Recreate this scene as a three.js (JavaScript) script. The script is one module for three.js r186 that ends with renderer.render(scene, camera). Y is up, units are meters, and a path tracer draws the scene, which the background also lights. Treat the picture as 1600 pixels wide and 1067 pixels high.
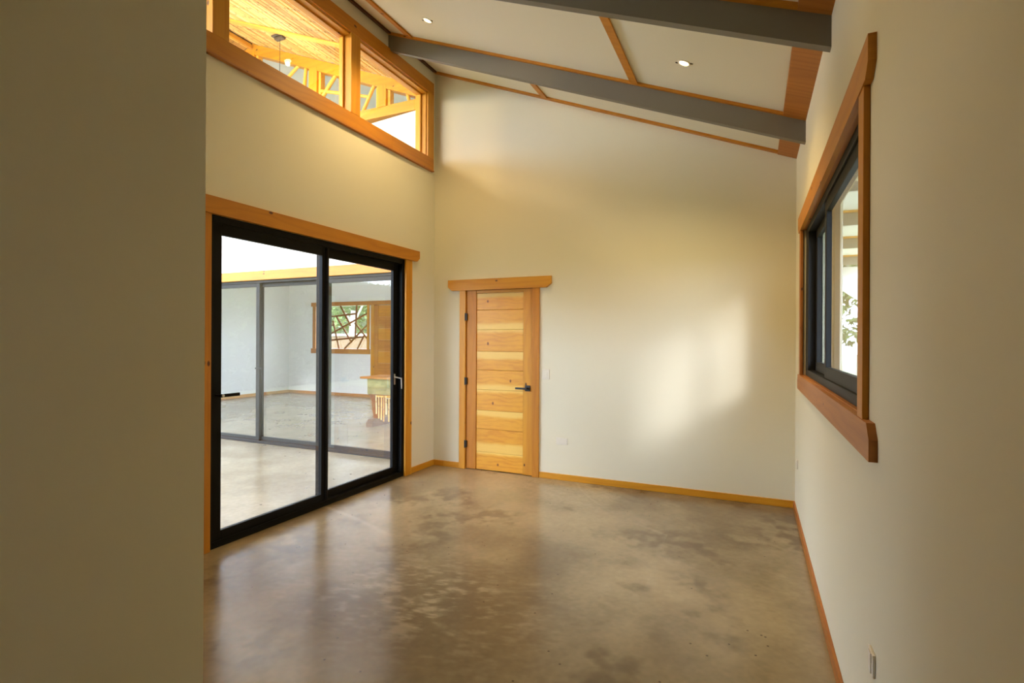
import * as THREE from 'three';
import { RoundedBoxGeometry } from 'three/addons/geometries/RoundedBoxGeometry.js';
import { mergeGeometries } from 'three/addons/utils/BufferGeometryUtils.js';

// ---------------------------------------------------------------- camera, sky, sun, exposure
// World: x to the right, y up, z = -d where d is the depth along the side walls.
const scene = new THREE.Scene();
const camera = new THREE.PerspectiveCamera(65.76, 1600 / 1067, 0.05, 300);
camera.rotation.order = 'YXZ';
camera.position.set(0, 1.53, 0);
camera.rotation.set(0, 0.4265, 0.00516);
camera.setViewOffset(1600, 1067, 0, 2, 1600, 1067);

const renderer = new THREE.WebGLRenderer({ antialias: true });
renderer.toneMapping = THREE.LinearToneMapping;
renderer.toneMappingExposure = 1.4;
renderer.shadowMap.enabled = true;

scene.background = new THREE.Color().setRGB(0.80, 0.97, 1.24);      // bright overcast sky
scene.backgroundIntensity = 9.0;

const sun = new THREE.DirectionalLight(new THREE.Color().setRGB(0.93, 0.97, 1.05), 1.35);   // low hazy sun from behind the viewer's right
sun.position.set(-0.5 + 0.47 * 20, 1.2 + 0.33 * 20, -5 + 20);
sun.target.position.set(-0.5, 1.2, -5);
sun.castShadow = true; sun.shadow.radius = 13; sun.shadow.mapSize.set(2048, 2048);
Object.assign(sun.shadow.camera, { left: -20, right: 20, top: 20, bottom: -20, near: 1, far: 70 });
sun.name = 'sun'; scene.add(sun, sun.target);

const LAMP = new THREE.Color().setRGB(1, 0.70, 0.31);
const LAMP_CD = 5.5;                 // each recessed downlight
const PENDANT_CD = 2.6;              // each hall pendant

// ---------------------------------------------------------------- measures
const XL = -3.5525, XR = 0.3657, D = 5.504;         // left wall, right wall, far wall faces
const A = 3.385, B = 0.4014;                         // ceiling underside: y = A - B x
const RIDGE = -6.72, CA = 3.18;                      // hall ridge; cane underside: y = CA - B x
const DB = -5.0;                                     // back of the entry behind the camera
const yc = (x) => A - B * x;
const yroof = (x, a) => (x > RIDGE ? a - B * x : a - B * (2 * RIDGE - x));

// ---------------------------------------------------------------- random and noise
let seed = 7;
const rnd = () => { seed = (seed + 0x6d2b79f5) | 0; let t = Math.imul(seed ^ (seed >>> 15), 1 | seed); t = (t + Math.imul(t ^ (t >>> 7), 61 | t)) ^ t; return ((t ^ (t >>> 14)) >>> 0) / 4294967296; };
const rr = (a, b) => a + (b - a) * rnd();
function hash(x, y, s) { let h = Math.imul(x, 374761393) ^ Math.imul(y, 668265263) ^ Math.imul(s, 2147483647 - 1013); h = Math.imul(h ^ (h >>> 13), 1274126177); return ((h ^ (h >>> 16)) >>> 0) / 4294967296; }
function vnoise(x, y, px, py, s) {                   // value noise that repeats after px, py cells
  const xi = Math.floor(x), yi = Math.floor(y), fx = x - xi, fy = y - yi;
  const u = fx * fx * (3 - 2 * fx), v = fy * fy * (3 - 2 * fy);
  const x0 = ((xi % px) + px) % px, x1 = (x0 + 1) % px, y0 = ((yi % py) + py) % py, y1 = (y0 + 1) % py;
  const a = hash(x0, y0, s), b = hash(x1, y0, s), c = hash(x0, y1, s), d = hash(x1, y1, s);
  return (a + (b - a) * u) * (1 - v) + (c + (d - c) * u) * v;
}
function fbm(x, y, px, py, s, n = 4) {               // 0..1
  let t = 0, w = 0.5, m = 0;
  for (let i = 0; i < n; i++) { t += w * vnoise(x, y, px, py, s + i * 17); m += w; x *= 2; y *= 2; px *= 2; py *= 2; w *= 0.5; }
  return t / m;
}
const smooth = (a, b, x) => { const t = Math.min(1, Math.max(0, (x - a) / (b - a))); return t * t * (3 - 2 * t); };
const mix3 = (a, b, t) => [a[0] + (b[0] - a[0]) * t, a[1] + (b[1] - a[1]) * t, a[2] + (b[2] - a[2]) * t];
function tex(w, h, f, srgb, sx, sy) {                // f(u, v) -> [r, g, b] in 0..255; the picture covers sx by sy metres
  const data = new Uint8Array(w * h * 4);
  for (let j = 0; j < h; j++) for (let i = 0; i < w; i++) {
    const c = f((i + 0.5) / w, (j + 0.5) / h), k = (j * w + i) * 4;
    data[k] = c[0]; data[k + 1] = c[1]; data[k + 2] = c[2]; data[k + 3] = 255;
  }
  const t = new THREE.DataTexture(data, w, h, THREE.RGBAFormat);
  t.wrapS = t.wrapT = THREE.RepeatWrapping; t.magFilter = THREE.LinearFilter; t.minFilter = THREE.LinearMipmapLinearFilter; t.generateMipmaps = true;
  if (srgb) t.colorSpace = THREE.SRGBColorSpace;
  t.repeat.set(1 / sx, 1 / sy); t.needsUpdate = true;
  return t;
}

// ---------------------------------------------------------------- materials
const std = (o) => new THREE.MeshStandardMaterial(o);
function woodMap(s, light, dark, contrast = 1, knots = 3) {
  const ks = []; for (let i = 0; i < knots; i++) ks.push([hash(i, 1, s), hash(i, 2, s), 0.004 + 0.008 * hash(i, 3, s)]);
  return tex(1024, 256, (u, v) => {
    let warp = 0, kn = 0;
    for (const [ku, kv, kr] of ks) {
      let du = (u - ku) * 2.4, dv = (v - kv) * 0.4; du -= Math.round(du / 2.4) * 2.4; dv -= Math.round(dv / 0.4) * 0.4;
      const q = Math.hypot(du * 0.55, dv); warp += 0.03 * Math.exp(-((q / 0.035) ** 2)) * Math.sign(dv || 1); kn = Math.max(kn, 1 - smooth(kr * 0.5, kr * 1.3, q));
    }
    const wv = v + warp + 0.10 * (fbm(u * 4, v * 2, 4, 2, s, 3) - 0.5);
    const rings = 0.5 + 0.5 * Math.sin(6.2832 * (wv * 6 + 2.6 * fbm(u * 3, wv * 3, 3, 3, s + 5, 3)));
    const fibre = fbm(u * 12, wv * 120, 12, 120, s + 9, 3), broad = fbm(u * 3, wv * 5, 3, 5, s + 21, 2);
    let t = contrast * (0.26 * rings * rings + 0.42 * (fibre - 0.5) + 0.55 * (broad - 0.5)) + 0.18;
    let c = mix3(light, dark, Math.min(1, Math.max(0, t)));
    if (kn > 0) c = mix3(c, [70, 34, 14], kn * 0.85);
    return c;
  }, true, 2.4, 0.4);
}
const mapCedar = woodMap(11, [204, 136, 30], [170, 100, 14], 0.8);
const mapHoney = woodMap(23, [220, 158, 38], [188, 116, 18], 0.8);
const mapRed = woodMap(37, [186, 118, 44], [148, 84, 22], 0.8);
const mapPale = woodMap(53, [240, 188, 80], [212, 146, 46], 0.7, 4);
const W = {
  cedar: std({ map: mapCedar, roughness: 0.5 }), honey: std({ map: mapHoney, roughness: 0.46 }), red: std({ map: mapRed, roughness: 0.5 }), pale: std({ map: mapPale, roughness: 0.5 }),
};
// door planks: heartwood with a pale, wavy-edged band of sapwood along one edge
function plankMap(s, heart, sap, dark, share) {
  return tex(512, 128, (u, v) => {
    const edge = share + 0.16 * (fbm(u * 3, 0.3, 3, 1, s, 3) - 0.5), w = v + 0.02 * (fbm(u * 8, v * 3, 8, 3, s + 2, 2) - 0.5);
    const rings = 0.5 + 0.5 * Math.sin(6.2832 * (w * 5 + 2.2 * fbm(u * 2, v * 2, 2, 2, s + 3, 3)));
    const fibre = fbm(u * 10, w * 46, 10, 46, s + 4, 3);
    let c = mix3(heart, dark, Math.min(1, Math.max(0, 0.24 * rings * rings + 0.6 * (fibre - 0.4) + 0.5 * (fbm(u * 3, v * 2, 3, 2, s + 8, 2) - 0.5))));
    c = mix3(c, sap, smooth(1 - edge - 0.12, 1 - edge + 0.08, w) * 0.8);
    const q = Math.hypot((u - 0.25 - 0.5 * hash(1, 1, s)) * 4, v - 0.35 - 0.2 * hash(2, 1, s)); if (hash(3, 1, s) > 0.8) c = mix3(c, [104, 52, 20], 0.8 * (1 - smooth(0.03, 0.10, q)));
    return c;
  }, true, 1, 1);
}
const plankMats = [[61, 0.30], [67, 0.12], [71, 0.36], [79, 0.22]].map(([s, sh]) => std({ map: plankMap(s, [232, 168, 48], [248, 212, 116], [198, 122, 26], sh), roughness: 0.42 }));

const mapPlaster = tex(512, 512, (u, v) => { const n = 128 + 70 * (fbm(u * 24, v * 24, 24, 24, 5, 5) - 0.5) + 60 * (fbm(u * 4, v * 4, 4, 4, 9, 3) - 0.5); return [n, n, n]; }, false, 1.6, 1.6);
const M = {
  wall: std({ color: new THREE.Color().setRGB(0.795, 0.745, 0.57), roughness: 0.9, bumpMap: mapPlaster, bumpScale: 0.0015 }),
  white: std({ color: new THREE.Color().setRGB(0.83, 0.82, 0.79), roughness: 0.9, bumpMap: mapPlaster, bumpScale: 0.001 }),
  ceiling: std({ color: new THREE.Color().setRGB(0.79, 0.74, 0.58), roughness: 0.92, bumpMap: mapPlaster, bumpScale: 0.0006 }),
  steel: std({ color: new THREE.Color().setRGB(0.215, 0.195, 0.155), roughness: 0.6 }),
  black: new THREE.MeshPhysicalMaterial({ color: new THREE.Color().setRGB(0.006, 0.006, 0.006), roughness: 0.45, specularIntensity: 0.25 }),
  bronze: new THREE.MeshPhysicalMaterial({ color: new THREE.Color().setRGB(0.018, 0.018, 0.018), roughness: 0.5, specularIntensity: 0.2 }),
  grey: new THREE.MeshPhysicalMaterial({ color: new THREE.Color().setRGB(0.030, 0.030, 0.028), roughness: 0.5, specularIntensity: 0.4 }),
  chrome: std({ color: new THREE.Color().setRGB(0.6, 0.6, 0.6), metalness: 1, roughness: 0.3 }),
  dark: std({ color: new THREE.Color().setRGB(0.02, 0.017, 0.014), roughness: 0.4 }),
  plastic: std({ color: new THREE.Color().setRGB(0.80, 0.75, 0.63), roughness: 0.35 }),
  glass: new THREE.MeshPhysicalMaterial({ color: 0xffffff, transmission: 1, thickness: 0, roughness: 0, ior: 1.5 }),
  lens: std({ color: 0xffffff, emissive: LAMP.clone(), emissiveIntensity: 14 }),
  globe: std({ color: 0xffffff, emissive: new THREE.Color().setRGB(1, 0.8, 0.5), emissiveIntensity: 5 }),
  deck: std({ color: new THREE.Color().setRGB(0.07, 0.04, 0.018), roughness: 0.8 }),
  pave: std({ color: new THREE.Color().setRGB(0.55, 0.52, 0.46), roughness: 0.8 }),
  tableLeg: std({ map: mapRed, color: 0xc4a890, roughness: 0.6 }),
  stick: std({ map: mapRed, color: 0xb09878, roughness: 0.7 }),
  twigs: std({ color: new THREE.Color().setRGB(0.05, 0.06, 0.025), roughness: 1 }),
  bark: std({ color: new THREE.Color().setRGB(0.36, 0.33, 0.28), roughness: 0.95 }),
  leafA: std({ color: new THREE.Color().setRGB(0.08, 0.13, 0.028), roughness: 0.7, side: THREE.DoubleSide }),
  leafB: std({ color: new THREE.Color().setRGB(0.14, 0.19, 0.05), roughness: 0.7, side: THREE.DoubleSide }),
  earth: std({ color: new THREE.Color().setRGB(0.22, 0.24, 0.10), roughness: 1 }),
  clay: std({ color: new THREE.Color().setRGB(0.22, 0.135, 0.07), roughness: 0.9 }),
};
// cane: golden stems with darker nodes and streaks
const mapCane = tex(512, 64, (u, v) => {
  const k = u * 16, node = Math.abs(k - Math.round(k)) < 0.05 && hash(Math.round(k) % 16, 4, 3) > 0.3 ? 1 : 0;
  const f = fbm(u * 10, v * 8, 10, 8, 31, 4);
  return mix3(mix3([246, 220, 158], [206, 164, 98], Math.min(1, Math.max(0, 1.3 * f - 0.35))), [112, 70, 30], node * 0.3);
}, true, 3.4, 1);
const canes = [0xffffff, 0xf2e2c8, 0xffe9c0, 0xdcc09a].map((c) => std({ map: mapCane, color: c, roughness: 0.55 }));
const mapReflectGreen = tex(256, 256, (u, v) => mix3([104, 100, 50], [150, 136, 80], Math.min(1, Math.max(0, 2 * fbm(u * 6, v * 12, 6, 12, 77, 4) - 0.5))), true, 0.8, 0.8);  // green reflection in the far glass, painted in as the apron colour
M.reflectGreen = std({ map: mapReflectGreen, roughness: 0.6 });

// polished concrete: warm brown with cloudy patches, trowel sweeps, worn pale scuffs, dark specks
const FS = 7.2;
const wearAt = (u, v) => {
  const x = u * FS, y = v * FS, ax = x * 0.90 + y * 0.44, ay = -x * 0.44 + y * 0.90;
  const sweep = fbm(ax * 1.2, ay * 6, 512, 512, 91, 4), pat = fbm(x * 1.1, y * 1.1, 8, 8, 93, 3), grain = fbm(x * 14, y * 14, 101, 101, 95, 4);
  return smooth(0.46, 0.92, 0.5 * sweep + 0.35 * pat + 0.3 * grain - 0.06) * (0.55 + 0.9 * fbm(x * 30, y * 30, 216, 216, 97, 2));
};
const concrete = (n, lo, hi, scuff, rub) => tex(n, n, (u, v) => {
  const x = u * FS, y = v * FS;
  const cloud = fbm(u * 7, v * 7, 7, 7, 41, 5), blot = fbm(u * 22, v * 22, 22, 22, 43, 4), fine = fbm(u * 260, v * 260, 260, 260, 47, 2), wear = wearAt(u, v);
  let c = mix3(lo, hi, smooth(0.22, 0.78, 0.66 * cloud + 0.34 * blot));
  const dark = smooth(0.50, 0.70, fbm(u * 17, v * 17, 17, 17, 201, 6)) * smooth(0.30, 0.70, fbm(u * 70, v * 70, 70, 70, 203, 3));
  c = mix3(c, [lo[0] * 0.80, lo[1] * 0.78, lo[2] * 0.76], dark * 0.45 * rub);
  for (const [ax, ay, k] of [[3.2, 8.6, 7], [8.4, 1.0, 9]]) {      // trowel arcs
    const r = Math.hypot(x - ax, y - ay), line = smooth(0.80, 0.97, vnoise(r * k, 0.5, 512, 4, 205)) * smooth(0.45, 0.65, fbm(u * 9, v * 9, 9, 9, 207, 3));
    c = mix3(c, scuff, 0.28 * line * rub);
  }
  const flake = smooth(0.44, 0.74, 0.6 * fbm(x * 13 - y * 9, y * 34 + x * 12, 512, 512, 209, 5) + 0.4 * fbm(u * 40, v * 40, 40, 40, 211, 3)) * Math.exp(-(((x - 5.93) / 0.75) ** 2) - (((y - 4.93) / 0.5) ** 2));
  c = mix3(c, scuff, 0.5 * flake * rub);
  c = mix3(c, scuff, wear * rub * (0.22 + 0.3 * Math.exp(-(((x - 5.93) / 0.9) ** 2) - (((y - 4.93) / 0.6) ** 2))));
  const sp = hash(Math.floor(u * n / 2), Math.floor(v * n / 2), 63); if (sp > 0.9994) c = mix3(c, [52, 42, 34], 0.7);
  const g = 1 + 0.10 * (fine - 0.5);
  return [Math.min(255, c[0] * g), Math.min(255, c[1] * g), Math.min(255, c[2] * g)];
}, true, FS, FS);
const mapFloor = concrete(1536, [114, 99, 74], [166, 148, 114], [196, 180, 150], 1.3), mapFloorHall = concrete(768, [126, 117, 98], [156, 147, 126], [168, 160, 140], 0.12);
const mapFloorRough = tex(768, 768, (u, v) => { const n = 255 * Math.min(1, 0.205 + 0.05 * fbm(u * 22, v * 22, 22, 22, 43, 4) + 0.01 * wearAt(u, v)); return [n, n, n]; }, false, FS, FS);
const mapFloorBump = tex(512, 512, (u, v) => { const n = 255 * fbm(u * 10, v * 10, 10, 10, 143, 5); return [n, n, n]; }, false, FS, FS);
M.floorHall = std({ map: mapFloorHall, roughness: 1, roughnessMap: mapFloorRough, bumpMap: mapFloorBump, bumpScale: 0.003 });
M.floor = std({ map: mapFloor, roughness: 1, roughnessMap: mapFloorRough, bumpMap: mapFloorBump, bumpScale: 0.004 });

// ---------------------------------------------------------------- geometry helpers
function uvs(g, along = 'auto', off) {               // planar uv in metres, u along the piece
  g = g.index ? g.toNonIndexed() : g;
  g.computeBoundingBox();
  const s = g.boundingBox.getSize(new THREE.Vector3()).toArray(), p = g.attributes.position;
  const L = along === 'auto' ? s.indexOf(Math.max(...s)) : 'xyz'.indexOf(along);
  const [ou, ov] = off ?? [rr(0, 2), rr(0, 1)], uv = new Float32Array(p.count * 2);
  const a = new THREE.Vector3(), b = new THREE.Vector3(), c = new THREE.Vector3(), n = new THREE.Vector3();
  for (let i = 0; i < p.count; i += 3) {
    a.fromBufferAttribute(p, i); b.fromBufferAttribute(p, i + 1); c.fromBufferAttribute(p, i + 2);
    n.subVectors(b, a).cross(c.clone().sub(a));
    const m = [Math.abs(n.x), Math.abs(n.y), Math.abs(n.z)], N = m.indexOf(Math.max(...m));
    const rest = [0, 1, 2].filter((k) => k !== N), U = rest.includes(L) ? L : rest[0], V = rest.find((k) => k !== U);
    [a, b, c].forEach((q, k) => { const t = q.toArray(); uv[(i + k) * 2] = t[U] + ou; uv[(i + k) * 2 + 1] = t[V] + ov; });
  }
  g.setAttribute('uv', new THREE.BufferAttribute(uv, 2));
  return g;
}
function box(x0, x1, y0, y1, d0, d1, r = 0.003, along = 'auto', off) {
  const w = Math.abs(x1 - x0), h = Math.abs(y1 - y0), d = Math.abs(d1 - d0);
  const g = new RoundedBoxGeometry(w, h, d, 1, Math.min(r, w * 0.45, h * 0.45, d * 0.45));
  g.translate((x0 + x1) / 2, (y0 + y1) / 2, -(d0 + d1) / 2);
  return uvs(g, along, off);
}
function prism(plane, pts, a0, a1, holes = [], along = 'auto', off) {
  const s = new THREE.Shape(pts.map(([u, v]) => new THREE.Vector2(u, v)));
  for (const h of holes) s.holes.push(new THREE.Path(h.map(([u, v]) => new THREE.Vector2(u, v))));
  const g = new THREE.ExtrudeGeometry(s, { depth: Math.abs(a1 - a0), bevelEnabled: false }), lo = Math.min(a0, a1), hi = Math.max(a0, a1);
  if (plane === 'xy') g.translate(0, 0, -hi);                                                              // u = x, v = y, along d
  if (plane === 'dy') g.applyMatrix4(new THREE.Matrix4().set(0, 0, 1, lo, 0, 1, 0, 0, -1, 0, 0, 0, 0, 0, 0, 1));   // u = d, v = y, along x
  if (plane === 'xd') g.applyMatrix4(new THREE.Matrix4().set(1, 0, 0, 0, 0, 0, 1, lo, 0, -1, 0, 0, 0, 0, 0, 1));   // u = x, v = d, along y
  return uvs(g, along, off);
}
const rect = (u0, u1, v0, v1) => [[u0, v0], [u1, v0], [u1, v1], [u0, v1]];
function rod(p, q, r0, r1 = r0, sides = 8) {         // a stem between two (x, y, d) points
  const a = new THREE.Vector3(p[0], p[1], -p[2]), b = new THREE.Vector3(q[0], q[1], -q[2]), l = a.distanceTo(b);
  const g = new THREE.CylinderGeometry(r1, r0, l, sides, 1);
  const uv = g.attributes.uv; for (let i = 0; i < uv.count; i++) { const u = uv.getX(i); uv.setXY(i, uv.getY(i) * l, u * 0.12); }
  g.applyQuaternion(new THREE.Quaternion().setFromUnitVectors(new THREE.Vector3(0, 1, 0), b.clone().sub(a).normalize()));
  return g.translate((a.x + b.x) / 2, (a.y + b.y) / 2, (a.z + b.z) / 2);
}
const names = {};
const numbered = (n) => { const k = names[n] = (names[n] ?? -1) + 1; return k ? `${n}_${String(k).padStart(3, '0')}` : n; };
const shade = (m) => { m.castShadow = m.receiveShadow = true; return m; };
function say(o, label, category, { group, kind } = {}) { if (label) o.userData.label = label; if (category) o.userData.category = category; if (group) o.userData.group = group; if (kind) o.userData.kind = kind; return o; }
function thing(name, label, category, [x, y, d], opt) { const o = new THREE.Group(); o.name = numbered(name); o.position.set(x, y, -d); scene.add(o); return say(o, label, category, opt); }
const S = { kind: 'structure' };
function part(parent, name, geo, mat, label) {       // geometry is given in the scene's axes and moved into the thing's own
  const g = Array.isArray(geo) ? mergeGeometries(geo.map((q) => (q.index ? q.toNonIndexed() : q))) : geo;
  let at = new THREE.Vector3(); for (let o = parent; o && o !== scene; o = o.parent) at.add(o.position);
  g.translate(-at.x, -at.y, -at.z);
  const m = shade(new THREE.Mesh(g, mat)); m.name = name; if (label) m.userData.label = label;
  parent.add(m); return m;
}
function struct(name, geo, mat, label, category) {
  const g = Array.isArray(geo) ? mergeGeometries(geo) : geo, m = shade(new THREE.Mesh(g, mat));
  m.name = name; scene.add(m); return say(m, label, category, S);
}

// ---------------------------------------------------------------- shell: floors, walls, ceiling
struct('floor', prism('xd', rect(XL - 0.10, XR + 0.16, DB - 0.15, D + 0.15), -0.12, 0, [], 'x', [0.6, 0.35]), M.floor, 'polished brown concrete floor of the empty room', 'floor');
struct('floor_hall', prism('xd', rect(-12.25, XL - 0.10, -2.6, 11.35), -0.12, 0, [], 'x', [3.1, 2.2]), M.floorHall, 'pale polished concrete floor beyond the black sliding door', 'floor');

// left wall between room and hall: opening for the sliding door, and the long clerestory opening
const WT = 0.15;
const SD = { d0: 2.55, d1: 4.905, h: 2.43 }, CL = { d0: 1.95, d1: 5.325, y0: 3.705, y1: 4.495 };
struct('wall_left', prism('dy', [[-1.35, 0], [SD.d0, 0], [SD.d0, SD.h], [SD.d1, SD.h], [SD.d1, 0], [D, 0], [D, 4.86], [-1.35, 4.86]], XL - WT, XL, [rect(CL.d0, CL.d1, CL.y0, CL.y1)], 'z'), M.wall, 'cream left wall above and around the black sliding door', 'wall');
const FD = { x0: -3.095, x1: -2.245, h: 2.115 };
struct('wall_far', prism('xy', [[XL - WT, 0], [FD.x0 - 0.03, 0], [FD.x0 - 0.03, FD.h + 0.03], [FD.x1 + 0.03, FD.h + 0.03], [FD.x1 + 0.03, 0], [XR + WT, 0], [XR + WT, yc(XR + WT) + 0.05], [XL - WT, yc(XL - WT) + 0.05]], D, D + WT, [], 'x'), M.wall, 'cream far wall with the wooden plank door', 'wall');
const RW = { d0: 2.24, d1: 4.75, y0: 1.263, y1: 2.415 };
struct('wall_right', prism('dy', rect(DB - 0.15, D, 0, yc(XR) + 0.02), XR, XR + WT, [rect(RW.d0, RW.d1, RW.y0, RW.y1)], 'z'), M.wall, 'cream right wall with the wood-framed window', 'wall');
const XP = -1.887, DP = 1.34;
struct('wall_partition', prism('xd', [[XP, DB - 0.15], [XP, DP], [XL, DP], [XL, DP - 0.12], [XP - 0.12, DP - 0.12], [XP - 0.12, DB - 0.15]], 0, 4.9, [], 'z'), M.wall, 'shaded cream partition wall close on the left edge', 'wall');
struct('wall_back', prism('xy', rect(XP, XR, 0, 4.3), -(-DB) - 0.15, DB, [], 'x'), M.wall, 'cream wall behind the viewer closing the entry', 'wall');
struct('ceiling', prism('xy', [[XR + 0.95, yc(XR + 0.95)], [XR + 0.95, yc(XR + 0.95) + 0.2], [XL - WT, yc(XL - WT) + 0.2], [XL - WT, yc(XL - WT)]], DB - 0.3, D + 0.3, [], 'x'), M.ceiling, 'sloping cream ceiling between grey steel beams', 'ceiling');

// hall and far room: gable roof, walls
const RT = CA + 0.05;                                // underside of the roof deck above the canes
const gable = (x) => yroof(x, RT);
struct('ceiling_hall', prism('xy', [[XL - 0.02, gable(XL - 0.02)], [XL - 0.02, 5.0], [RIDGE, gable(RIDGE) + 0.3], [-8.7, gable(-8.7) + 0.3], [-8.7, gable(-8.7)], [RIDGE, gable(RIDGE)]], -2.2, D + 0.1, [], 'x'), M.deck, 'pitched roof deck over the bright hall next door', 'ceiling');  // stops short on the unseen left, left open to let sky light in
struct('ceiling_end', prism('xy', [[XL - 0.02, gable(XL - 0.02)], [XL - 0.02, 5.0], [RIDGE, gable(RIDGE) + 0.3], [-12.6, gable(-12.6) + 0.3], [-12.6, gable(-12.6)], [RIDGE, gable(RIDGE)]], D + 0.1, 11.6, [], 'x'), M.white, 'pitched ceiling over the farthest room', 'ceiling');
const HD = { x0: -9.24, x1: -4.01, h: 2.40 };
struct('wall_hall_far', prism('xy', [[-12.1, 0], [HD.x0, 0], [HD.x0, HD.h], [HD.x1, HD.h], [HD.x1, 0], [XL - WT, 0], [XL - WT, 4.405], [-12.1, 4.405]].filter((p, i) => i !== 7).concat([[-12.1, gable(-12.1) + 0.02]]).slice(), D, D + WT, [], 'x'), M.white, 'bright white hall wall above the grey sliding doors', 'wall');
const LW = { x0: -11.06, x1: -9.27, y0: 1.275, y1: 2.44 };
const DF = 11.15;
struct('wall_end', prism('xy', [[-12.1, 0], [-7.4, 0], [-7.4, 2.6], [-4.1, 2.6], [-4.1, 0], [XL, 0], [XL, gable(XL)], [RIDGE, gable(RIDGE)], [-12.1, gable(-12.1)]], DF, DF + WT, [rect(LW.x0, LW.x1, LW.y0, LW.y1)], 'x'), M.white, 'white end wall of the farthest room with the lattice window', 'wall');
struct('wall_hall_left', prism('dy', [[D, 0], [DF + WT, 0], [DF + WT, gable(-12.1) + 0.02], [D, gable(-12.1) + 0.02]], -12.25, -12.1, [], 'z'), M.white, 'white side wall of the farthest room', 'wall');
struct('wall_end_right', prism('dy', [[D + WT, 0], [8.0, 0], [8.0, 2.5], [10.2, 2.5], [10.2, 0], [DF, 0], [DF, 4.6], [D + WT, 4.6]], XL - WT, XL, [], 'z'), M.white, 'white wall closing the farthest room on its far side', 'wall');
struct('wall_hall_front', prism('xy', [[-8.6, 0], [-8.45, 0], [-8.45, 5.15], [-6.72, 5.75], [-4.0, 4.65], [-4.0, 0], [XL - WT, 0], [XL - WT, gable(XL - WT)], [RIDGE, gable(RIDGE)], [-8.6, gable(-8.6)]], -1.35, -1.2, [], 'x'), M.white, 'white hall wall around the wide garden opening', 'wall');

// ---------------------------------------------------------------- baseboards
const bbm = W.honey;
struct('baseboard_far', box(FD.x1 + 0.085, XR, 0, 0.066, D - 0.016, D, 0.003), bbm, 'orange wooden baseboard along the far wall', 'baseboard');
struct('baseboard_corner', [box(XL + 0.016, -3.40, 0, 0.066, D - 0.016, D, 0.003), box(-3.398, FD.x0 - 0.085, 0, 0.066, D - 0.016, D, 0.003)], bbm, 'short wooden baseboard between the corner and the plank door', 'baseboard');
struct('baseboard_left', box(XL, XL + 0.016, 0, 0.066, SD.d1 + 0.105, D, 0.003), bbm, 'short wooden baseboard right of the sliding door', 'baseboard');
struct('baseboard_right', [box(XR - 0.016, XR, 0, 0.066, 2.42, D - 0.016, 0.003), box(XR - 0.017, XR, 0, 0.067, DB, 2.417, 0.003)], W.red, 'brown wooden baseboard along the right wall', 'baseboard');
struct('baseboard_end', box(-12.08, -9.15, 0, 0.08, DF - 0.018, DF, 0.003), W.red, 'reddish baseboard below the lattice window', 'baseboard');
struct('baseboard_side', box(-12.1, -12.082, 0, 0.08, D + WT, DF, 0.003), W.red, 'reddish baseboard along the side wall of the farthest room', 'baseboard');

// ---------------------------------------------------------------- ceiling trim
const sloped = (x0, x1, d0, d1, up, th) => prism('xy', [[x0, yc(x0) - up - th], [x1, yc(x1) - up - th], [x1, yc(x1) - up], [x0, yc(x0) - up]], d0, d1, [], 'x');
const EV = 0.21;                                     // inner edge of the eave board
struct('trim_1', sloped(XL, EV, D - 0.05, D, 0, 0.022), W.cedar, 'narrow wooden ceiling strip along the far wall', 'trim');
struct('trim_2', sloped(XL, EV, 4.56, 4.74, 0, 0.024), W.cedar, 'wooden ceiling strip above the beam nearer the far wall', 'trim');
struct('trim_3', sloped(XL, EV, 3.12, 3.32, 0, 0.024), W.cedar, 'wooden ceiling strip above the beam nearer the viewer', 'trim');
struct('trim_4', [[DB, 3.12], [3.122, 4.56], [4.562, D]].map(([a, b]) => sloped(EV, XR, a, b, 0, 0.026)), W.red, 'wide knotty eave board where the ceiling meets the right wall', 'trim');
struct('trim_5', sloped(XL, XL + 0.05, 1.4, D - 0.05, 0, 0.022), std({ map: mapRed, color: 0x8a7a68, roughness: 0.6 }), 'dark narrow ceiling strip above the clerestory window', 'trim');
const batten = (n, x, d0, d1, label) => struct('trim_' + n, sloped(x - 0.032, x + 0.032, d0, d1, 0, 0.020), W.cedar, label, 'trim');
batten(6, -0.935, 3.32, 4.56, 'wooden ceiling strip beside the lit downlight in the middle bay');
batten(7, -3.26, 3.32, 4.56, 'wooden ceiling strip between the clerestory and the upper downlight');
batten(8, -2.106, 4.74, D - 0.05, 'short wooden ceiling strip between the beam and the far wall');
batten(9, -2.106, 1.9, 3.12, 'wooden ceiling strip in the bay above the top of the picture');

// ---------------------------------------------------------------- roof beams: folded grey steel channels
function roofBeam(d, label) {
  const x0 = XL, x1 = XR, top = 0.024, H = 0.165, t = 0.006, w = 0.052;
  const b = thing('roof_beam', label, 'beam', [(x0 + x1) / 2, yc((x0 + x1) / 2) - top - H, d], { group: 'grey steel roof beams' });
  part(b, 'web', sloped(x0, x1, d, d + t, top, H), M.steel);
  part(b, 'flange', sloped(x0, x1, d + t, d + w, top, t), M.steel);
  part(b, 'flange', sloped(x0, x1, d + t, d + w, top + H - t, t), M.steel);
  part(b, 'web', sloped(x0, x1, d + w, d + w + t, top, H), M.steel);
}
roofBeam(4.585, 'grey sloping steel roof beam lower in the picture, between the downlight and the far wall');
roofBeam(3.155, 'grey sloping steel roof beam along the top edge, nearest the viewer');

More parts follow.
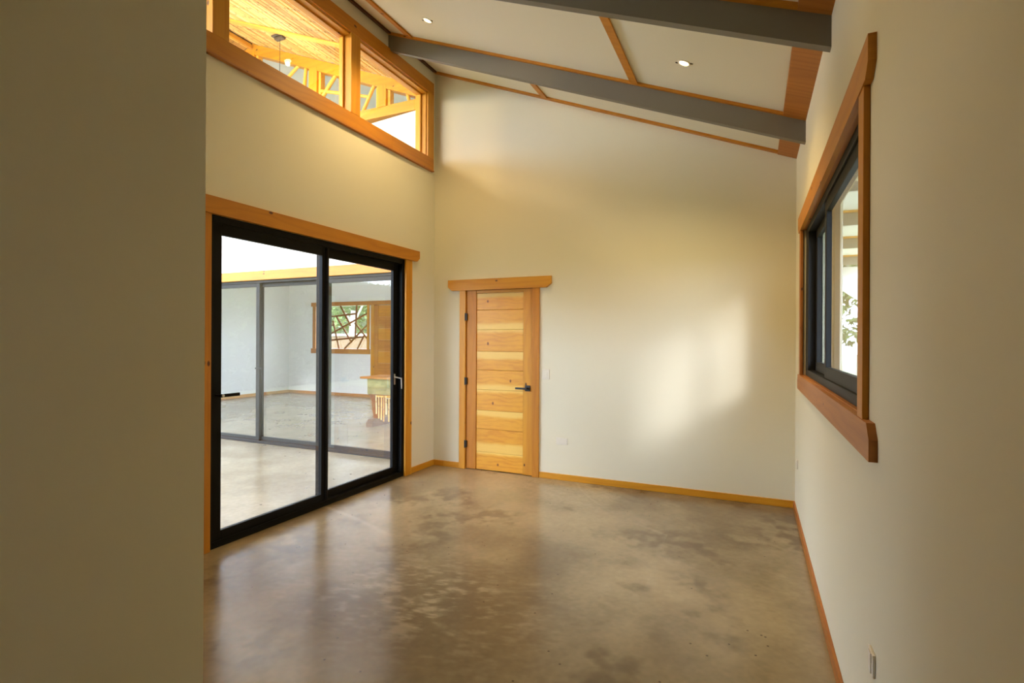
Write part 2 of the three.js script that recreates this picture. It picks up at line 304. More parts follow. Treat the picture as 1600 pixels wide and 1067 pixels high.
// ---------------------------------------------------------------- recessed downlights
const tilt = Math.atan(B);
function downlight(x, d, label) {
  const y = yc(x), o = thing('downlight', label, 'downlight', [x, y, d], { group: 'recessed ceiling downlights' });
  o.rotation.z = -tilt;
  const ring = new THREE.Mesh(new THREE.LatheGeometry([[0.034, -0.001], [0.036, -0.006], [0.046, -0.006], [0.050, -0.002], [0.050, 0]].map((p) => new THREE.Vector2(...p)), 32), M.plastic);
  ring.name = 'trim_ring';
  const lens = new THREE.Mesh(new THREE.LatheGeometry([[0, -0.008], [0.02, -0.0075], [0.034, -0.003], [0.034, 0]].map((p) => new THREE.Vector2(...p)), 28), M.lens);
  lens.name = 'lens'; lens.castShadow = false;
  o.add(ring, lens);
  for (const s of [-1, 1]) { const clip = new THREE.Mesh(new RoundedBoxGeometry(0.022, 0.006, 0.010, 1, 0.002), M.dark); clip.name = 'clip'; clip.position.set(s * 0.056, -0.003, s * 0.012); o.add(clip); }
  const l = new THREE.SpotLight(LAMP, LAMP_CD, 0, 1.2, 0.7, 2); l.name = 'downlight_lamp';
  l.position.set(x - 0.0, y - 0.03, -d); l.target.position.set(x - B * 0.6, y - 1.6, -d);
  l.castShadow = true; l.shadow.radius = 1; scene.add(l, l.target);
}
downlight(-2.751, 4.125, 'small lit recessed downlight high on the ceiling, close to the clerestory window');
downlight(-0.463, 4.047, 'small lit recessed downlight low on the ceiling, close to the eave board');

// ---------------------------------------------------------------- clerestory window in the left wall
{
  const w = thing('window_1', 'wood-framed clerestory window high on the left wall, looking onto a cane ceiling', 'window', [XL, CL.y0, 3.4], S);
  const f0 = XL, f1 = XL + 0.026;
  part(w, 'top_casing', box(f0, f1, 4.495, 4.635, DP, 5.44, 0.004), W.cedar);
  part(w, 'sill_casing', [box(f0, f1, 3.575, 3.722, DP, 4.62, 0.004), box(f0, f1, 3.575, 3.722, 4.622, 5.44, 0.004)], W.cedar);
  part(w, 'sill_moulding', box(f0, f1 + 0.008, 3.562, 3.578, DP, 5.44, 0.003), W.red);
  part(w, 'jamb_casing', box(f0, f1, 3.722, 4.495, 5.315, 5.44, 0.004), W.honey);
  for (const [a, b] of [[2.552, 2.686], [3.988, 4.118]]) part(w, 'mullion', box(XL - 0.13, f1, 3.722, 4.495, a, b, 0.004), W.honey);
  part(w, 'lining', [box(XL - WT, XL, 4.475, 4.495, CL.d0, CL.d1, 0.002), box(XL - WT, XL, 3.705, 3.722, CL.d0, CL.d1, 0.002), box(XL - WT, XL, 3.722, 4.475, 5.303, 5.325, 0.002)], W.honey);
  for (const [a, b] of [[CL.d0, 2.552], [2.686, 3.988], [4.118, 5.303]]) {
    const s = part(w, 'pane_frame', [box(XL - 0.095, XL - 0.062, 3.722, 4.475, a, a + 0.018, 0.002), box(XL - 0.095, XL - 0.062, 3.722, 4.475, b - 0.022, b, 0.002), box(XL - 0.095, XL - 0.062, 4.457, 4.475, a + 0.018, b - 0.022, 0.002)], W.honey);
    part(s, 'pane', box(XL - 0.080, XL - 0.0795, 3.722, 4.457, a + 0.018, b - 0.022, 0), M.glass);
  }
}

// ---------------------------------------------------------------- aluminium sliding doors and windows
// A sash in a plane across x (side walls) or across d (far walls).
function sash(w, name, ax, u0, u1, y0, y1, p0, p1, st, rail, top, mat) {
  const bx = (a, b, c, e, r = 0.004) => (ax === 'x' ? box(p0, p1, c, e, a, b, r) : box(a, b, c, e, p0, p1, r));
  const s = part(w, name, [bx(u0, u0 + st, y0, y1), bx(u1 - st, u1, y0, y1), bx(u0 + st, u1 - st, y0, y0 + rail), bx(u0 + st, u1 - st, y1 - top, y1)], mat);
  const pm = (p0 + p1) / 2;
  const g = ax === 'x' ? box(pm - 0.0003, pm + 0.0003, y0 + rail, y1 - top, u0 + st, u1 - st, 0) : box(u0 + st, u1 - st, y0 + rail, y1 - top, pm - 0.0003, pm + 0.0003, 0);
  part(s, 'pane', g, M.glass);
  return s;
}
{
  const w = thing('door_1', 'black aluminium two-panel sliding glass door in the left wall with an orange wood casing', 'sliding door', [XL, 0, (SD.d0 + SD.d1) / 2], S);
  const f1 = XL + 0.026, { d0, d1, h } = SD;
  const ch = [[2.43, h], [5.09, h], [5.14, h + 0.042], [5.14, 2.553], [2.33, 2.553], [2.33, h + 0.042], [2.38, h]];
  part(w, 'head_casing', prism('dy', ch, XL, f1 + 0.012, [], 'z'), W.cedar);
  part(w, 'jamb_casing', box(XL, f1, 0, h, d1 - 0.012, d1 + 0.105, 0.004), W.honey);
  part(w, 'jamb_casing', box(XL, f1, 0, h, d0 - 0.115, d0 + 0.005, 0.004), W.cedar);
  const a0 = XL - 0.115, a1 = XL - 0.004;
  part(w, 'frame', [box(a0, a1, 0, h, d0, d0 + 0.036), box(a0, a1, 0, h, d1 - 0.045, d1), box(a0, a1, h - 0.055, h, d0 + 0.036, d1 - 0.045), box(a0, a1, 0, 0.045, d0 + 0.036, d1 - 0.045),
    box(a1 - 0.004, a1 + 0.004, 0.045, 0.052, d0 + 0.036, d1 - 0.045, 0.002)], M.black);
  const s1 = sash(w, 'sliding_panel', 'x', d0 + 0.030, 3.750, 0.045, h - 0.05, XL - 0.052, XL - 0.014, 0.085, 0.070, 0.085, M.black);
  const s2 = sash(w, 'sliding_panel', 'x', 3.680, d1 - 0.04, 0.045, h - 0.05, XL - 0.102, XL - 0.064, 0.085, 0.070, 0.085, M.black);
  part(s1, 'bead', rod([XL - 0.012, 0.06, 3.715], [XL - 0.012, h - 0.06, 3.715], 0.016, 0.016, 16), M.black);
  part(s1, 'handle', [rod([XL - 0.014, 1.115, 2.62], [XL + 0.045, 1.115, 2.62], 0.009, 0.009, 12), box(XL + 0.036, XL + 0.048, 1.103, 1.127, 2.61, 2.775, 0.004)], M.black);
  part(s1, 'lock_cylinder', rod([XL + 0.046, 1.115, 2.632], [XL + 0.053, 1.115, 2.632], 0.010, 0.010, 14), M.chrome, 'small brass-coloured lock cylinder');
  part(s2, 'handle', [box(XL - 0.066, XL - 0.058, 1.03, 1.15, 4.795, 4.82, 0.003), rod([XL - 0.06, 1.115, 4.807], [XL + 0.012, 1.10, 4.83], 0.008, 0.007, 10), rod([XL + 0.010, 1.105, 4.832], [XL + 0.010, 0.985, 4.838], 0.008, 0.006, 10)], M.chrome, 'slim lever handle catching the light');
}
// the wooden plank door in the far wall
{
  const w = thing('door_2', 'closed orange wooden plank door with a black lever in the far wall', 'door', [(FD.x0 + FD.x1) / 2, 0, D], S);
  const f = D - 0.026, { x0, x1, h } = FD;
  part(w, 'head_casing', prism('xy', [[x0 - 0.19, 2.118], [x1 + 0.17, 2.118], [x1 + 0.227, 2.162], [x1 + 0.227, 2.245], [x0 - 0.241, 2.245], [x0 - 0.241, 2.162]], f - 0.008, D, [], 'x'), W.honey);
  part(w, 'jamb_casing', box(x0 - 0.085, x0 - 0.004, 0, 2.118, f, D, 0.004), W.honey);
  part(w, 'jamb_casing', box(x1 + 0.006, x1 + 0.085, 0, 2.118, f, D, 0.004), W.cedar);
  part(w, 'frame', [box(x0 - 0.03, x0 - 0.003, 0, h + 0.03, D, D + WT, 0.002), box(x1 + 0.003, x1 + 0.03, 0, h + 0.03, D, D + WT, 0.002), box(x0 - 0.003, x1 + 0.003, h + 0.003, h + 0.03, D, D + WT, 0.002),
    box(x0 - 0.003, x1 + 0.003, 0, h + 0.003, D + 0.055, D + 0.07, 0.002)], W.red);
  const l0 = D + 0.002, l1 = D + 0.044, st = 0.128;
  const leaf = part(w, 'leaf', [box(x0, x0 + st, 0.006, h, l0, l1, 0.003)], W.cedar);
  part(leaf, 'stile', box(x1 - 0.118, x1, 0.006, h, l0, l1, 0.003), W.honey);
  part(leaf, 'rail', box(x0 + st, x1 - 0.118, h - 0.035, h, l0 + 0.002, l1, 0.003), W.honey);
  const ys = [0.006, 0.215, 0.487, 0.705, 0.948, 1.178, 1.397, 1.652, 1.883, h - 0.035];
  for (let i = 0; i < 9; i++) {
    const g = box(x0 + st, x1 - 0.118, ys[i] + 0.001, ys[i + 1] - 0.001, l0 + 0.014, l1 - 0.006, 0.004);
    const p = g.attributes.position, uv = g.attributes.uv, fl = i % 3 === 1;
    for (let k = 0; k < p.count; k++) uv.setXY(k, (p.getX(k) - x0) / 0.62 + i * 0.37, (fl ? ys[i + 1] - p.getY(k) : p.getY(k) - ys[i]) / (ys[i + 1] - ys[i]) * 0.985 + 0.006);
    part(leaf, 'plank', g, plankMats[[1, 2, 0, 1, 3, 2, 1, 0, 3][i]]);
  }
  const hd = part(leaf, 'handle_plate', box(-2.335, -2.272, 0.955, 1.020, l0 - 0.012, l0, 0.003), M.dark);
  part(hd, 'lever', [rod([-2.303, 0.988, l0 - 0.01], [-2.303, 0.988, l0 - 0.058], 0.010, 0.010, 12), box(-2.434, -2.292, 0.976, 0.998, l0 - 0.062, l0 - 0.048, 0.004)], M.dark);
  for (const y of [1.805, 1.043, 0.297]) part(w, 'hinge', [rod([x0 - 0.003, y - 0.045, D - 0.030], [x0 - 0.003, y + 0.045, D - 0.030], 0.007, 0.007, 10), box(x0 - 0.012, x0 + 0.014, y - 0.04, y + 0.04, D - 0.028, D + 0.003, 0.001)], M.dark);
}
// right window
{
  const w = thing('window_2', 'black sliding window framed in brown wood on the right wall', 'window', [XR, RW.y0, (RW.d0 + RW.d1) / 2], S);
  const t = XR - 0.021, { d0, d1, y0, y1 } = RW;
  part(w, 'head_casing', prism('dy', [[2.10, y1 - 0.005], [4.89, y1 - 0.005], [4.94, 2.456], [4.94, 2.54], [2.053, 2.54], [2.053, 2.452]], t - 0.004, XR, [], 'z'), W.cedar);
  part(w, 'sill_casing', prism('dy', [[2.011, 1.146], [4.94, 1.146], [4.94, 1.215], [4.90, y0 + 0.002], [2.055, y0 + 0.002], [2.011, 1.217]], t - 0.004, XR, [], 'z'), W.red);
  part(w, 'jamb_casing', box(t, XR, y0, y1 - 0.005, 2.150, 2.245, 0.003), W.cedar);
  part(w, 'jamb_casing', box(t, XR, y0, y1 - 0.005, d1 - 0.01, 4.84, 0.003), W.red);
  part(w, 'lining', [box(XR, XR + 0.02, y0 - 0.001, y0 + 0.006, d0, d1, 0.001), box(XR, XR + 0.02, y1 - 0.006, y1, d0, d1, 0.001)], W.red);
  const a0 = XR + 0.02, a1 = XR + 0.115;
  part(w, 'frame', [box(a0, a1, y0, y1, d0, d0 + 0.045), box(a0, a1, y0, y1, d1 - 0.18, d1), box(a0, a1, y0, y0 + 0.052, d0 + 0.045, d1 - 0.18), box(a0, a1, y1 - 0.052, y1, d0 + 0.045, d1 - 0.18)], M.bronze);
  sash(w, 'sliding_sash', 'x', d0 + 0.04, 3.68, y0 + 0.048, y1 - 0.046, a0 + 0.012, a0 + 0.042, 0.065, 0.070, 0.065, M.bronze);
  sash(w, 'sliding_sash', 'x', 3.59, d1 - 0.17, y0 + 0.048, y1 - 0.046, a0 + 0.050, a0 + 0.080, 0.085, 0.070, 0.065, M.bronze);
}

// ---------------------------------------------------------------- small fittings of the room
{
  const s = thing('light_switch', 'cream light switch plate on the far wall beside the plank door', 'switch', [-2.085, 1.095, D]);
  part(s, 'plate', box(-2.128, -2.042, 1.095, 1.207, D - 0.009, D, 0.003), M.plastic);
  part(s, 'rocker', box(-2.103, -2.067, 1.118, 1.184, D - 0.013, D - 0.008, 0.002), M.plastic);
  const o = thing('wall_outlet', 'cream double outlet low on the far wall, right of the plank door', 'outlet', [-1.893, 0.39, D]);
  part(o, 'plate', box(-1.958, -1.828, 0.388, 0.462, D - 0.009, D, 0.003), M.plastic);
  for (const x of [-1.925, -1.862]) part(o, 'socket', box(x - 0.02, x + 0.02, 0.402, 0.448, D - 0.012, D - 0.008, 0.002), M.plastic);
  const right = (d, y, h, label) => {
    const q = thing('wall_outlet', label, 'outlet', [XR, y, d]);
    part(q, 'plate', box(XR - 0.009, XR, y, y + h, d - 0.038, d + 0.038, 0.003), M.plastic);
    for (const k of [0.28, 0.72]) part(q, 'socket', box(XR - 0.012, XR - 0.008, y + h * k - 0.016, y + h * k + 0.016, d - 0.018, d + 0.018, 0.002), M.plastic);
  };
  right(5.20, 0.43, 0.075, 'cream outlet plate low on the right wall, beside the far corner');
  right(2.06, 0.45, 0.075, 'cream outlet plate low on the right wall, nearest the viewer below the window');
  const e = thing('wall_unit', 'small white box high on the right wall, cut by the top of the picture', 'wall unit', [XR, 2.918, 2.42]);
  part(e, 'housing', box(XR - 0.055, XR, 2.918, 3.03, 2.35, 2.50, 0.01), M.plastic);
  part(e, 'cover', box(XR - 0.062, XR - 0.054, 2.93, 3.02, 2.36, 2.49, 0.003), M.plastic);
}

// ---------------------------------------------------------------- hall: cane ceiling, posts, beam, sticks, sliding doors
{
  const c = thing('cane_ceiling', 'golden cane ceiling seen through the clerestory window', 'ceiling', [RIDGE, 5.8, 2.5], S);
  const L = D - 0.01 - (-1.2), base = [0.0118, 0.0135, 0.0125].map((r) => new THREE.CylinderGeometry(r, r, L, 7, 1).rotateX(Math.PI / 2));
  base.forEach((g, k) => { const uv = g.attributes.uv; for (let i = 0; i < uv.count; i++) { const u = uv.getX(i); uv.setXY(i, uv.getY(i) * L + k * 1.1, u); } });
  const lo = Math.cos(tilt), rows = [];
  for (let s = 0.02; s < 3.40; s += rnd() < 0.42 ? rr(0.035, 0.047) : rr(0.0245, 0.028)) rows.push([XL - WT - s * lo * 1.0, s]);
  const rest = [];
  for (const [x] of rows) {
    if (x < RIDGE + 0.02) break;
    const y = CA + 0.016 - B * x + rr(-0.004, 0.004), m = shade(new THREE.Mesh(base[Math.floor(rnd() * 3)], canes[Math.floor(rnd() * 4)]));
    m.name = 'cane'; m.position.set(x - c.position.x + rr(-0.003, 0.003), y - c.position.y, -(D - 0.01 - 1.2) / 2 - c.position.z); m.rotation.y = rr(-0.0016, 0.0016); c.add(m);
  }
  for (let s = 0.02; s < 1.3; s += 0.0275) {
    const x = RIDGE - s * lo - 0.02, m = shade(new THREE.Mesh(base[Math.floor(rnd() * 3)], canes[Math.floor(rnd() * 4)]));
    m.name = 'cane'; m.position.set(x - c.position.x, yroof(x, CA + 0.016) - c.position.y, -(D - 0.01 - 1.2) / 2 - c.position.z); c.add(m);
  }
  const strip = (d) => prism('xy', [[XL - WT, CA - 0.018 - B * (XL - WT)], [XL - WT, CA + 0.002 - B * (XL - WT)], [RIDGE + 0.04, CA + 0.002 - B * (RIDGE + 0.04)], [RIDGE + 0.04, CA - 0.018 - B * (RIDGE + 0.04)]], d - 0.05, d + 0.05, [], 'x');
  for (const d of [4.72, 2.9]) part(c, 'batten', strip(d), W.pale);
  const rb = thing('ridge_board', 'orange ridge board where the cane ceiling peaks', 'beam', [RIDGE, 5.74, 2.1]);
  part(rb, 'board', box(RIDGE - 0.02, RIDGE + 0.02, 5.79, 5.845, -1.1, D - 0.03, 0.004), W.honey);
}
{
  const tb = thing('tie_beam', 'orange horizontal wooden beam above the bright hall wall', 'beam', [-7.8, 4.405, D]);
  part(tb, 'beam', box(-12.0, XL - WT - 0.002, 4.40, 4.53, D - 0.012, D + 0.12, 0.006), W.honey);
  const w = thing('window_4', 'open timber gable with slanting sticks above the hall wall', 'window', [-5.6, 4.53, D], S);
  const py = (x) => CA - B * x;
  part(w, 'top_plate', prism('xy', [[XL - WT, py(XL - WT) - 0.15], [XL - WT, py(XL - WT)], [RIDGE, py(RIDGE)], [RIDGE, py(RIDGE) - 0.15]], D - 0.01, D + 0.12, [], 'x'), W.honey);
  part(w, 'top_plate', prism('xy', [[RIDGE, py(RIDGE) - 0.15], [RIDGE, py(RIDGE)], [-8.6, py(RIDGE) - B * (RIDGE + 8.6)], [-8.6, py(RIDGE) - B * (RIDGE + 8.6) - 0.15]], D - 0.01, D + 0.12, [], 'x'), W.honey);
  for (const x of [-4.36, -5.535, -6.75]) part(w, 'post', box(x - 0.07, x + 0.07, 4.53, py(Math.max(x, RIDGE)) - 0.12, D - 0.014, D + 0.126, 0.005), W.honey);
  const bays = [[-4.29, -3.72], [-5.465, -4.43], [-6.68, -5.605]];
  for (const [a, b] of bays) {
    const q = 0.042, f = (x) => py(x) - 0.15;
    part(w, 'sub_frame', [box(a, a + q, 4.53, f(a), D + 0.02, D + 0.10, 0.003, 'y'), box(b - q, b, 4.53, f(b), D + 0.02, D + 0.10, 0.003, 'y'), box(a + q, b - q, 4.53, 4.55, D + 0.02, D + 0.10, 0.003)], W.pale);
  }
  const stick = (p, q, r = 0.026) => part(w, 'stick', rod([p[0], p[1], D + 0.035], [q[0], q[1], D + 0.035], r, r * 0.85, 9), W.pale);
  stick([-4.43, 4.99], [-4.74, 4.47]); stick([-4.03, 4.80], [-3.95, 4.50]); stick([-6.12, 5.22], [-5.77, 5.44]); stick([-5.74, 5.02], [-5.70, 5.42]);
  stick([-5.43, 4.955], [-4.60, 4.72], 0.024); stick([-5.39, 4.88], [-5.07, 5.22], 0.03);
}
{
  const w = thing('door_3', 'grey aluminium four-panel sliding glass door at the end of the hall', 'sliding door', [-6.55, 0, D], S);
  const { x0, x1, h } = HD;
  part(w, 'head_casing', box(x0 - 0.3, x1 + 0.12, h - 0.012, 2.522, D - 0.03, D, 0.004), W.cedar);
  const a0 = D + 0.005, a1 = D + 0.115;
  part(w, 'frame', [box(x0, x0 + 0.04, 0, h, a0, a1), box(x1 - 0.04, x1, 0, h, a0, a1), box(x0 + 0.04, x1 - 0.04, h - 0.05, h, a0, a1), box(x0 + 0.04, x1 - 0.04, 0, 0.035, a0, a1)], M.grey);
  const xs = [[-9.20, -7.88, 0], [-7.95, -6.58, 1], [-6.65, -5.28, 0], [-5.35, -4.05, 1]];
  const made = xs.map(([a, b, k]) => sash(w, 'sliding_panel', 'd', a, b, 0.032, h - 0.045, a0 + (k ? 0.012 : 0.058), a0 + (k ? 0.050 : 0.096), 0.07, 0.062, 0.06, M.grey));
  part(made[2], 'handle', [rod([-6.615, 1.10, a0 + 0.06], [-6.615, 1.10, a0 - 0.02], 0.008, 0.008, 10), box(-6.622, -6.48, 1.09, 1.11, a0 - 0.03, a0 - 0.018, 0.003), box(-6.496, -6.48, 0.98, 1.11, a0 - 0.03, a0 - 0.018, 0.003)], M.grey);
}
// pendant lamps of the hall: one visible, four unseen ones added to brighten it
function pendant(x, d, label, drop, cd, gr = 0.11) {
  const top = CA - B * x - 0.02, o = thing('pendant_lamp', label, 'pendant lamp', [x, top, d], { group: 'hall pendant lamps' });
  part(o, 'canopy', [box(x - 0.07, x + 0.07, top - 0.035, top - 0.005, d - 0.03, d + 0.03, 0.006), box(x - 0.10, x + 0.10, top + 0.0, top + 0.02, d - 0.05, d + 0.05, 0.003)], std({ color: 0x4a4038, roughness: 0.5 }));
  part(o, 'cord', rod([x, top - 0.03, d], [x, top - drop, d], 0.0035, 0.0035, 6), M.dark);
  part(o, 'socket', rod([x, top - drop - 0.045, d], [x, top - drop, d], 0.02, 0.016, 12), M.dark);
  const gl = part(o, 'globe', new THREE.SphereGeometry(gr, 20, 14).translate(x, top - drop - 0.035 - gr, -d), M.globe); gl.castShadow = false;
  const l = new THREE.PointLight(new THREE.Color().setRGB(1, 0.77, 0.44), cd, 0, 2); l.name = 'pendant_lamp_light';
  l.position.set(x, top - drop - 0.035 - gr, -d); l.castShadow = true; l.shadow.radius = gr * 48; scene.add(l);
}
pendant(-5.455, 4.86, 'pendant lamp on a thin cord below the cane ceiling, seen through the clerestory', 0.52, 0.6 * PENDANT_CD, 0.035);
pendant(-4.9, 2.5, 'short unseen pendant lamp added to brighten the hall, second from the posts, toward the empty room', 0.40, 2 * PENDANT_CD);
pendant(-6.1, 2.5, 'short unseen pendant lamp added to brighten the hall, second from the posts, toward the garden', 0.55, 2 * PENDANT_CD);
pendant(-4.9, 0.4, 'short unseen pendant lamp added to brighten the hall, nearest the garden front, toward the empty room', 0.40, 2 * PENDANT_CD);
pendant(-6.1, 0.4, 'short unseen pendant lamp added to brighten the hall, nearest the garden front, toward the garden', 0.55, 2 * PENDANT_CD);

// ---------------------------------------------------------------- farthest room: lattice window, plank door, table
{
  const w = thing('window_3', 'small window with a slanting stick lattice in the farthest white wall', 'window', [-10.1, LW.y0, DF], S);
  const t = DF - 0.03, { x0, x1, y0, y1 } = LW;
  part(w, 'head_casing', box(-11.22, -8.15, y1, 2.545, t - 0.01, DF, 0.004), W.red);
  part(w, 'sill_casing', box(-11.22, -9.17, 1.14, y0, t - 0.01, DF, 0.004), W.red);
  part(w, 'jamb_casing', box(x0 - 0.11, x0, y0, y1, t, DF, 0.003), W.red);
  part(w, 'jamb_casing', box(x1, x1 + 0.07, y0, y1, t, DF, 0.003), W.cedar);
  part(w, 'pane', box(x0, x1, y0, y1, DF + 0.08, DF + 0.0806, 0), M.glass);
  const st = [[[-10.22, 2.44], [-9.87, 1.90]], [[-10.62, 2.15], [-9.70, 2.22]], [[-10.37, 2.17], [-9.83, 1.44]], [[-10.75, 1.60], [-9.27, 2.24]], [[-9.66, 2.44], [-9.71, 1.53]], [[-9.72, 1.97], [-9.25, 1.50]], [[-10.08, 1.27], [-9.27, 1.95]], [[-10.75, 1.49], [-9.43, 1.60]], [[-9.41, 1.63], [-9.63, 1.28]], [[-10.49, 2.04], [-10.27, 1.28]],
    [[-11.0, 2.1], [-10.45, 1.9]], [[-10.95, 1.45], [-10.6, 2.44]]];
  for (const [p, q] of st) part(w, 'stick', rod([p[0], p[1], DF + 0.03], [q[0], q[1], DF + 0.03], 0.026, 0.022, 7), M.stick);
  const d = thing('door_4', 'brown wooden plank door beside the lattice window in the farthest wall', 'door', [-8.7, 0, DF], S);
  part(d, 'jamb_casing', box(-9.14, -9.03, 0, y1, t, DF, 0.003), W.cedar);
  const leaf = part(d, 'leaf', box(-9.03, -8.90, 0.01, y1 - 0.003, DF - 0.024, DF - 0.002, 0.003), W.red);
  for (let i = 0; i < 8; i++) part(leaf, 'plank', box(-8.90, -8.12, 0.012 + i * 0.302, 0.010 + (i + 1) * 0.302, DF - 0.022 + (i % 2) * 0.004, DF - 0.002, 0.004), [W.red, W.cedar][i % 2]);
}
{
  const o = thing('trestle_table', 'wooden trestle table with an apron coloured as a green glass reflection behind the glass doors', 'table', [-5.6, 0, 7.6]);
  part(o, 'table_top', box(-6.26, -4.5, 0.845, 0.880, 7.33, 7.95, 0.008), W.red);
  part(o, 'apron', box(-6.17, -4.7, 0.57, 0.845, 7.42, 7.85, 0.006), M.reflectGreen, 'apron painted with the mottled green reflection in the glass');
  const leg = (x) => part(o, 'leg', [prism('dy', [[7.42, 0.57], [7.50, 0.46], [7.56, 0.13], [7.74, 0.13], [7.80, 0.46], [7.88, 0.57]], x - 0.05, x + 0.05, [], 'y')], M.tableLeg);
  const foot = (x) => part(o, 'foot', prism('dy', [[7.38, 0], [7.38, 0.07], [7.44, 0.13], [7.82, 0.13], [7.88, 0.07], [7.88, 0]], x - 0.065, x + 0.065, [], 'z'), std({ color: 0x6b5648, roughness: 0.7 }));
  leg(-6.09); foot(-6.09); leg(-4.9); foot(-4.9);
  const s = thing('reflected_stripes', 'upright pale canes standing in for reflected stripes under the trestle table', 'screen', [-5.3, 0, 7.40]);  // added canes that imitate vertical stripes reflected in the glass
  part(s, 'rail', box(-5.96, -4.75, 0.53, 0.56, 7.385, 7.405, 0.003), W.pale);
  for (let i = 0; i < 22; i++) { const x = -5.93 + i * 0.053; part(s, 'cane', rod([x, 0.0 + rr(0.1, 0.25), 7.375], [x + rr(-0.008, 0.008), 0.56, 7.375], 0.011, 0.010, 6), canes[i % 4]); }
}

// ---------------------------------------------------------------- outside: ground, veranda, trees
struct('ground', prism('xd', rect(-60, 60, -50, 80), -0.4, -0.13, [], 'x'), M.earth, 'green ground around the house', 'ground');
{
  const v = thing('veranda_roof', 'white veranda ceiling with wooden strips outside the right window', 'roof', [1.2, 3.15, 9]);
  part(v, 'deck', box(0.52, 2.3, 3.20, 3.34, 5.85, 13.0, 0.004), M.white);
  for (const d of [6.05, 7.85, 9.8, 11.9]) { part(v, 'wood_strip', box(0.52, 2.28, 3.175, 3.20, d, d + 0.16, 0.003), W.honey); part(v, 'beam', box(0.52, 2.25, 3.02, 3.175, d + 0.06, d + 0.11, 0.004), M.steel); }
  const c = thing('veranda_column', 'white corner column with a downpipe outside the right window', 'column', [0.68, -0.13, 6.1]);
  part(c, 'shaft', box(0.53, 0.80, -0.13, 3.0, 6.0, 6.25, 0.01), M.white);
  part(c, 'downpipe', rod([0.75, -0.13, 5.93], [0.75, 3.0, 5.93], 0.038, 0.038, 14), M.plastic);
  const p = thing('veranda_post', 'pale veranda post with a bracket at the far end of the veranda', 'column', [2.05, -0.13, 12.4]);
  part(p, 'shaft', box(1.98, 2.12, -0.13, 3.02, 12.3, 12.44, 0.01), M.white);
  part(p, 'bracket', prism('xy', [[1.98, 2.3], [1.98, 3.02], [1.2, 3.02], [1.2, 2.9]], 12.32, 12.42), M.white);
}
struct('veranda_floor', prism('xd', rect(0.52, 2.4, 5.7, 13.2), -0.13, -0.04, [], 'z'), M.pave, 'pale veranda floor outside the right window', 'floor');
function tree(x, d, h, r, n, mat, label, group) {
  const o = thing('tree', label, 'tree', [x, -0.13, d], { group });
  part(o, 'trunk', [rod([x, -0.13, d], [x + 0.1 * r, h * 0.55, d], 0.06 + r * 0.06, 0.05 + r * 0.03, 10), rod([x + 0.05 * r, h * 0.4, d], [x + 0.6 * r, h * 0.85, d + 0.2], 0.06, 0.02, 7), rod([x + 0.06 * r, h * 0.45, d], [x - 0.5 * r, h * 0.8, d - 0.3], 0.06, 0.02, 7)], M.bark);
  const pos = [];
  const blobs = []; for (let k = 0; k < 9; k++) blobs.push([x + rr(-0.7, 0.7) * r, h * rr(0.32, 0.95), d + rr(-0.7, 0.7) * r, r * rr(0.35, 0.6)]);
  for (let i = 0; i < n; i++) {
    const b = blobs[i % 9], a = rr(0, 6.283), z = rr(-1, 1), q = Math.sqrt(1 - z * z), k = b[3] * Math.cbrt(rr(0.25, 1));
    const c = new THREE.Vector3(b[0] + q * Math.cos(a) * k, b[1] + z * k, -(b[2] + q * Math.sin(a) * k)), s = rr(0.06, 0.13);
    const e = new THREE.Vector3(rr(-1, 1), rr(-1, 0.4), rr(-1, 1)).normalize().multiplyScalar(s * 1.5), f = new THREE.Vector3(rr(-1, 1), rr(-1, 1), rr(-1, 1)).cross(e).normalize().multiplyScalar(s * 0.5);
    const up = new THREE.Vector3().crossVectors(e, f).normalize().multiplyScalar(s * 0.2);
    const P = [c.clone().sub(e), c.clone().add(f).add(up), c.clone().add(e), c.clone().sub(f).add(up)];
    for (const t of [[0, 1, 2], [0, 2, 3]]) for (const j of t) pos.push(P[j].x, P[j].y, P[j].z);
  }
  const g = new THREE.BufferGeometry(); g.setAttribute('position', new THREE.Float32BufferAttribute(pos, 3)); g.computeVertexNormals();
  part(o, 'foliage', g, mat).userData.kind = 'stuff';
}
tree(-15.6, 17.6, 5.0, 2.2, 3500, M.leafB, 'light green tree outside the lattice window', 'garden trees behind the lattice');
tree(-11.6, 22.5, 7.0, 2.5, 3500, M.leafA, 'darker green tree outside the lattice window, behind the stick lattice', 'garden trees behind the lattice');
tree(3.0, 19.0, 6.5, 2.0, 4000, M.leafA, 'green tree past the end of the veranda', 'garden trees by the veranda');
tree(6.4, 24.0, 8.0, 2.6, 4000, M.leafB, 'pale green tree beyond the veranda post', 'garden trees by the veranda');
tree(2.9, 29.0, 7.5, 2.2, 3000, M.leafB, 'tall pale tree farthest from the veranda', 'garden trees by the veranda');
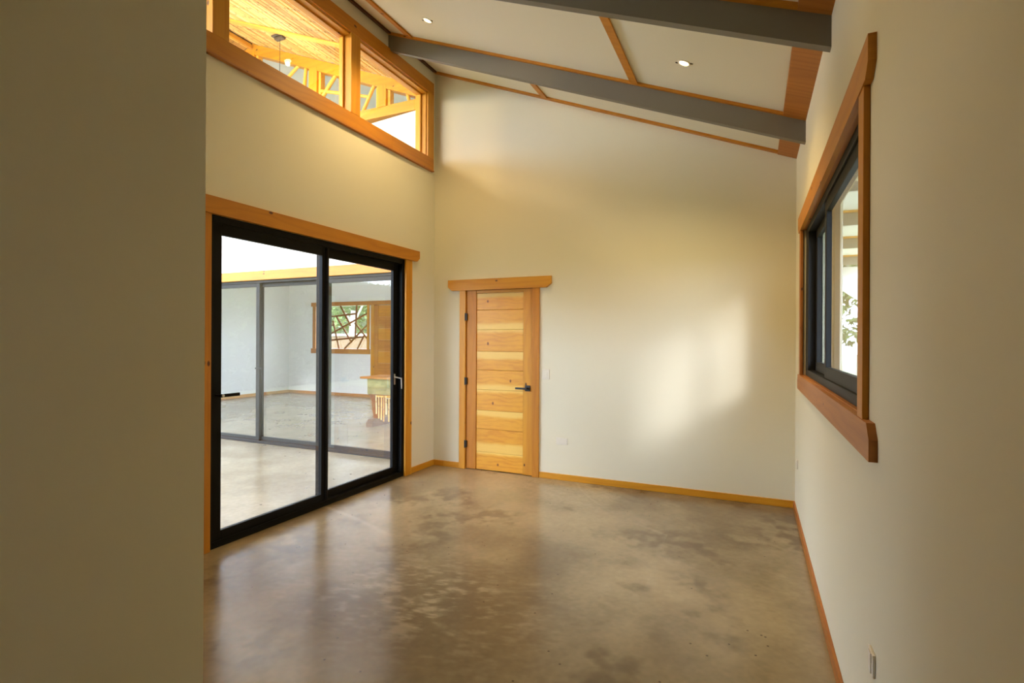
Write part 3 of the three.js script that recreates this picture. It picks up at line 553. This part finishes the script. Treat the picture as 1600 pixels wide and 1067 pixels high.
function hedge(x0, x1, d0, d1, h, n, label, leaf = M.leafA) {
  const o = thing('hedge', label, 'hedge', [(x0 + x1) / 2, -0.13, (d0 + d1) / 2]);
  part(o, 'twigs', box(x0 + 0.1, x1 - 0.1, -0.13, h - 0.1, d0 + 0.1, d1 - 0.1, 0.1), M.twigs);
  const pos = [];
  for (let i = 0; i < n; i++) {
    const f = i % 4, c = new THREE.Vector3(f === 0 ? x0 : f === 1 ? x1 : rr(x0, x1), f === 2 ? h : rr(-0.1, h), -(f === 3 ? (i % 8 < 4 ? d0 : d1) : rr(d0, d1)));
    c.x += rr(-0.08, 0.1); c.y += rr(-0.08, 0.1); c.z += rr(-0.08, 0.08);
    const s = rr(0.07, 0.14), e = new THREE.Vector3(rr(-1, 1), rr(-1, 0.4), rr(-1, 1)).normalize().multiplyScalar(s * 1.4), g = new THREE.Vector3(rr(-1, 1), rr(-1, 1), rr(-1, 1)).cross(e).normalize().multiplyScalar(s * 0.55);
    const up = new THREE.Vector3().crossVectors(e, g).normalize().multiplyScalar(s * 0.2), P = [c.clone().sub(e), c.clone().add(g).add(up), c.clone().add(e), c.clone().sub(g).add(up)];
    for (const t of [[0, 1, 2], [0, 2, 3]]) for (const j of t) pos.push(P[j].x, P[j].y, P[j].z);
  }
  const g = new THREE.BufferGeometry(); g.setAttribute('position', new THREE.Float32BufferAttribute(pos, 3)); g.computeVertexNormals();
  part(o, 'foliage', g, leaf).userData.kind = 'stuff';
}
hedge(2.7, 3.7, 2.4, 7.6, 3.9, 6000, 'tall dark green hedge added out of view to shade the right window');  // unseen blocker added to cut sky light on the near walls
hedge(-31, -16, 25.6, 26.4, 4.8, 12000, 'tall bright green hedge far behind the garden wall', M.leafB);
hedge(-15.6, -14.6, -12.0, 4.9, 3.8, 12000, 'long green hedge added out of view to darken the reflections in the hall glass');  // unseen, added so the far glass mirrors less bright sky
{
  const o = thing('garden_wall', 'low clay-coloured garden wall with a white cap outside the lattice window', 'wall', [-14, -0.13, 14.5]);
  part(o, 'masonry', box(-18, -9.5, -0.13, 1.64, 14.4, 14.6, 0.01), M.clay);
  part(o, 'cap', box(-18.05, -9.45, 1.64, 1.73, 14.35, 14.65, 0.01), M.pave);
}

renderer.render(scene, camera);
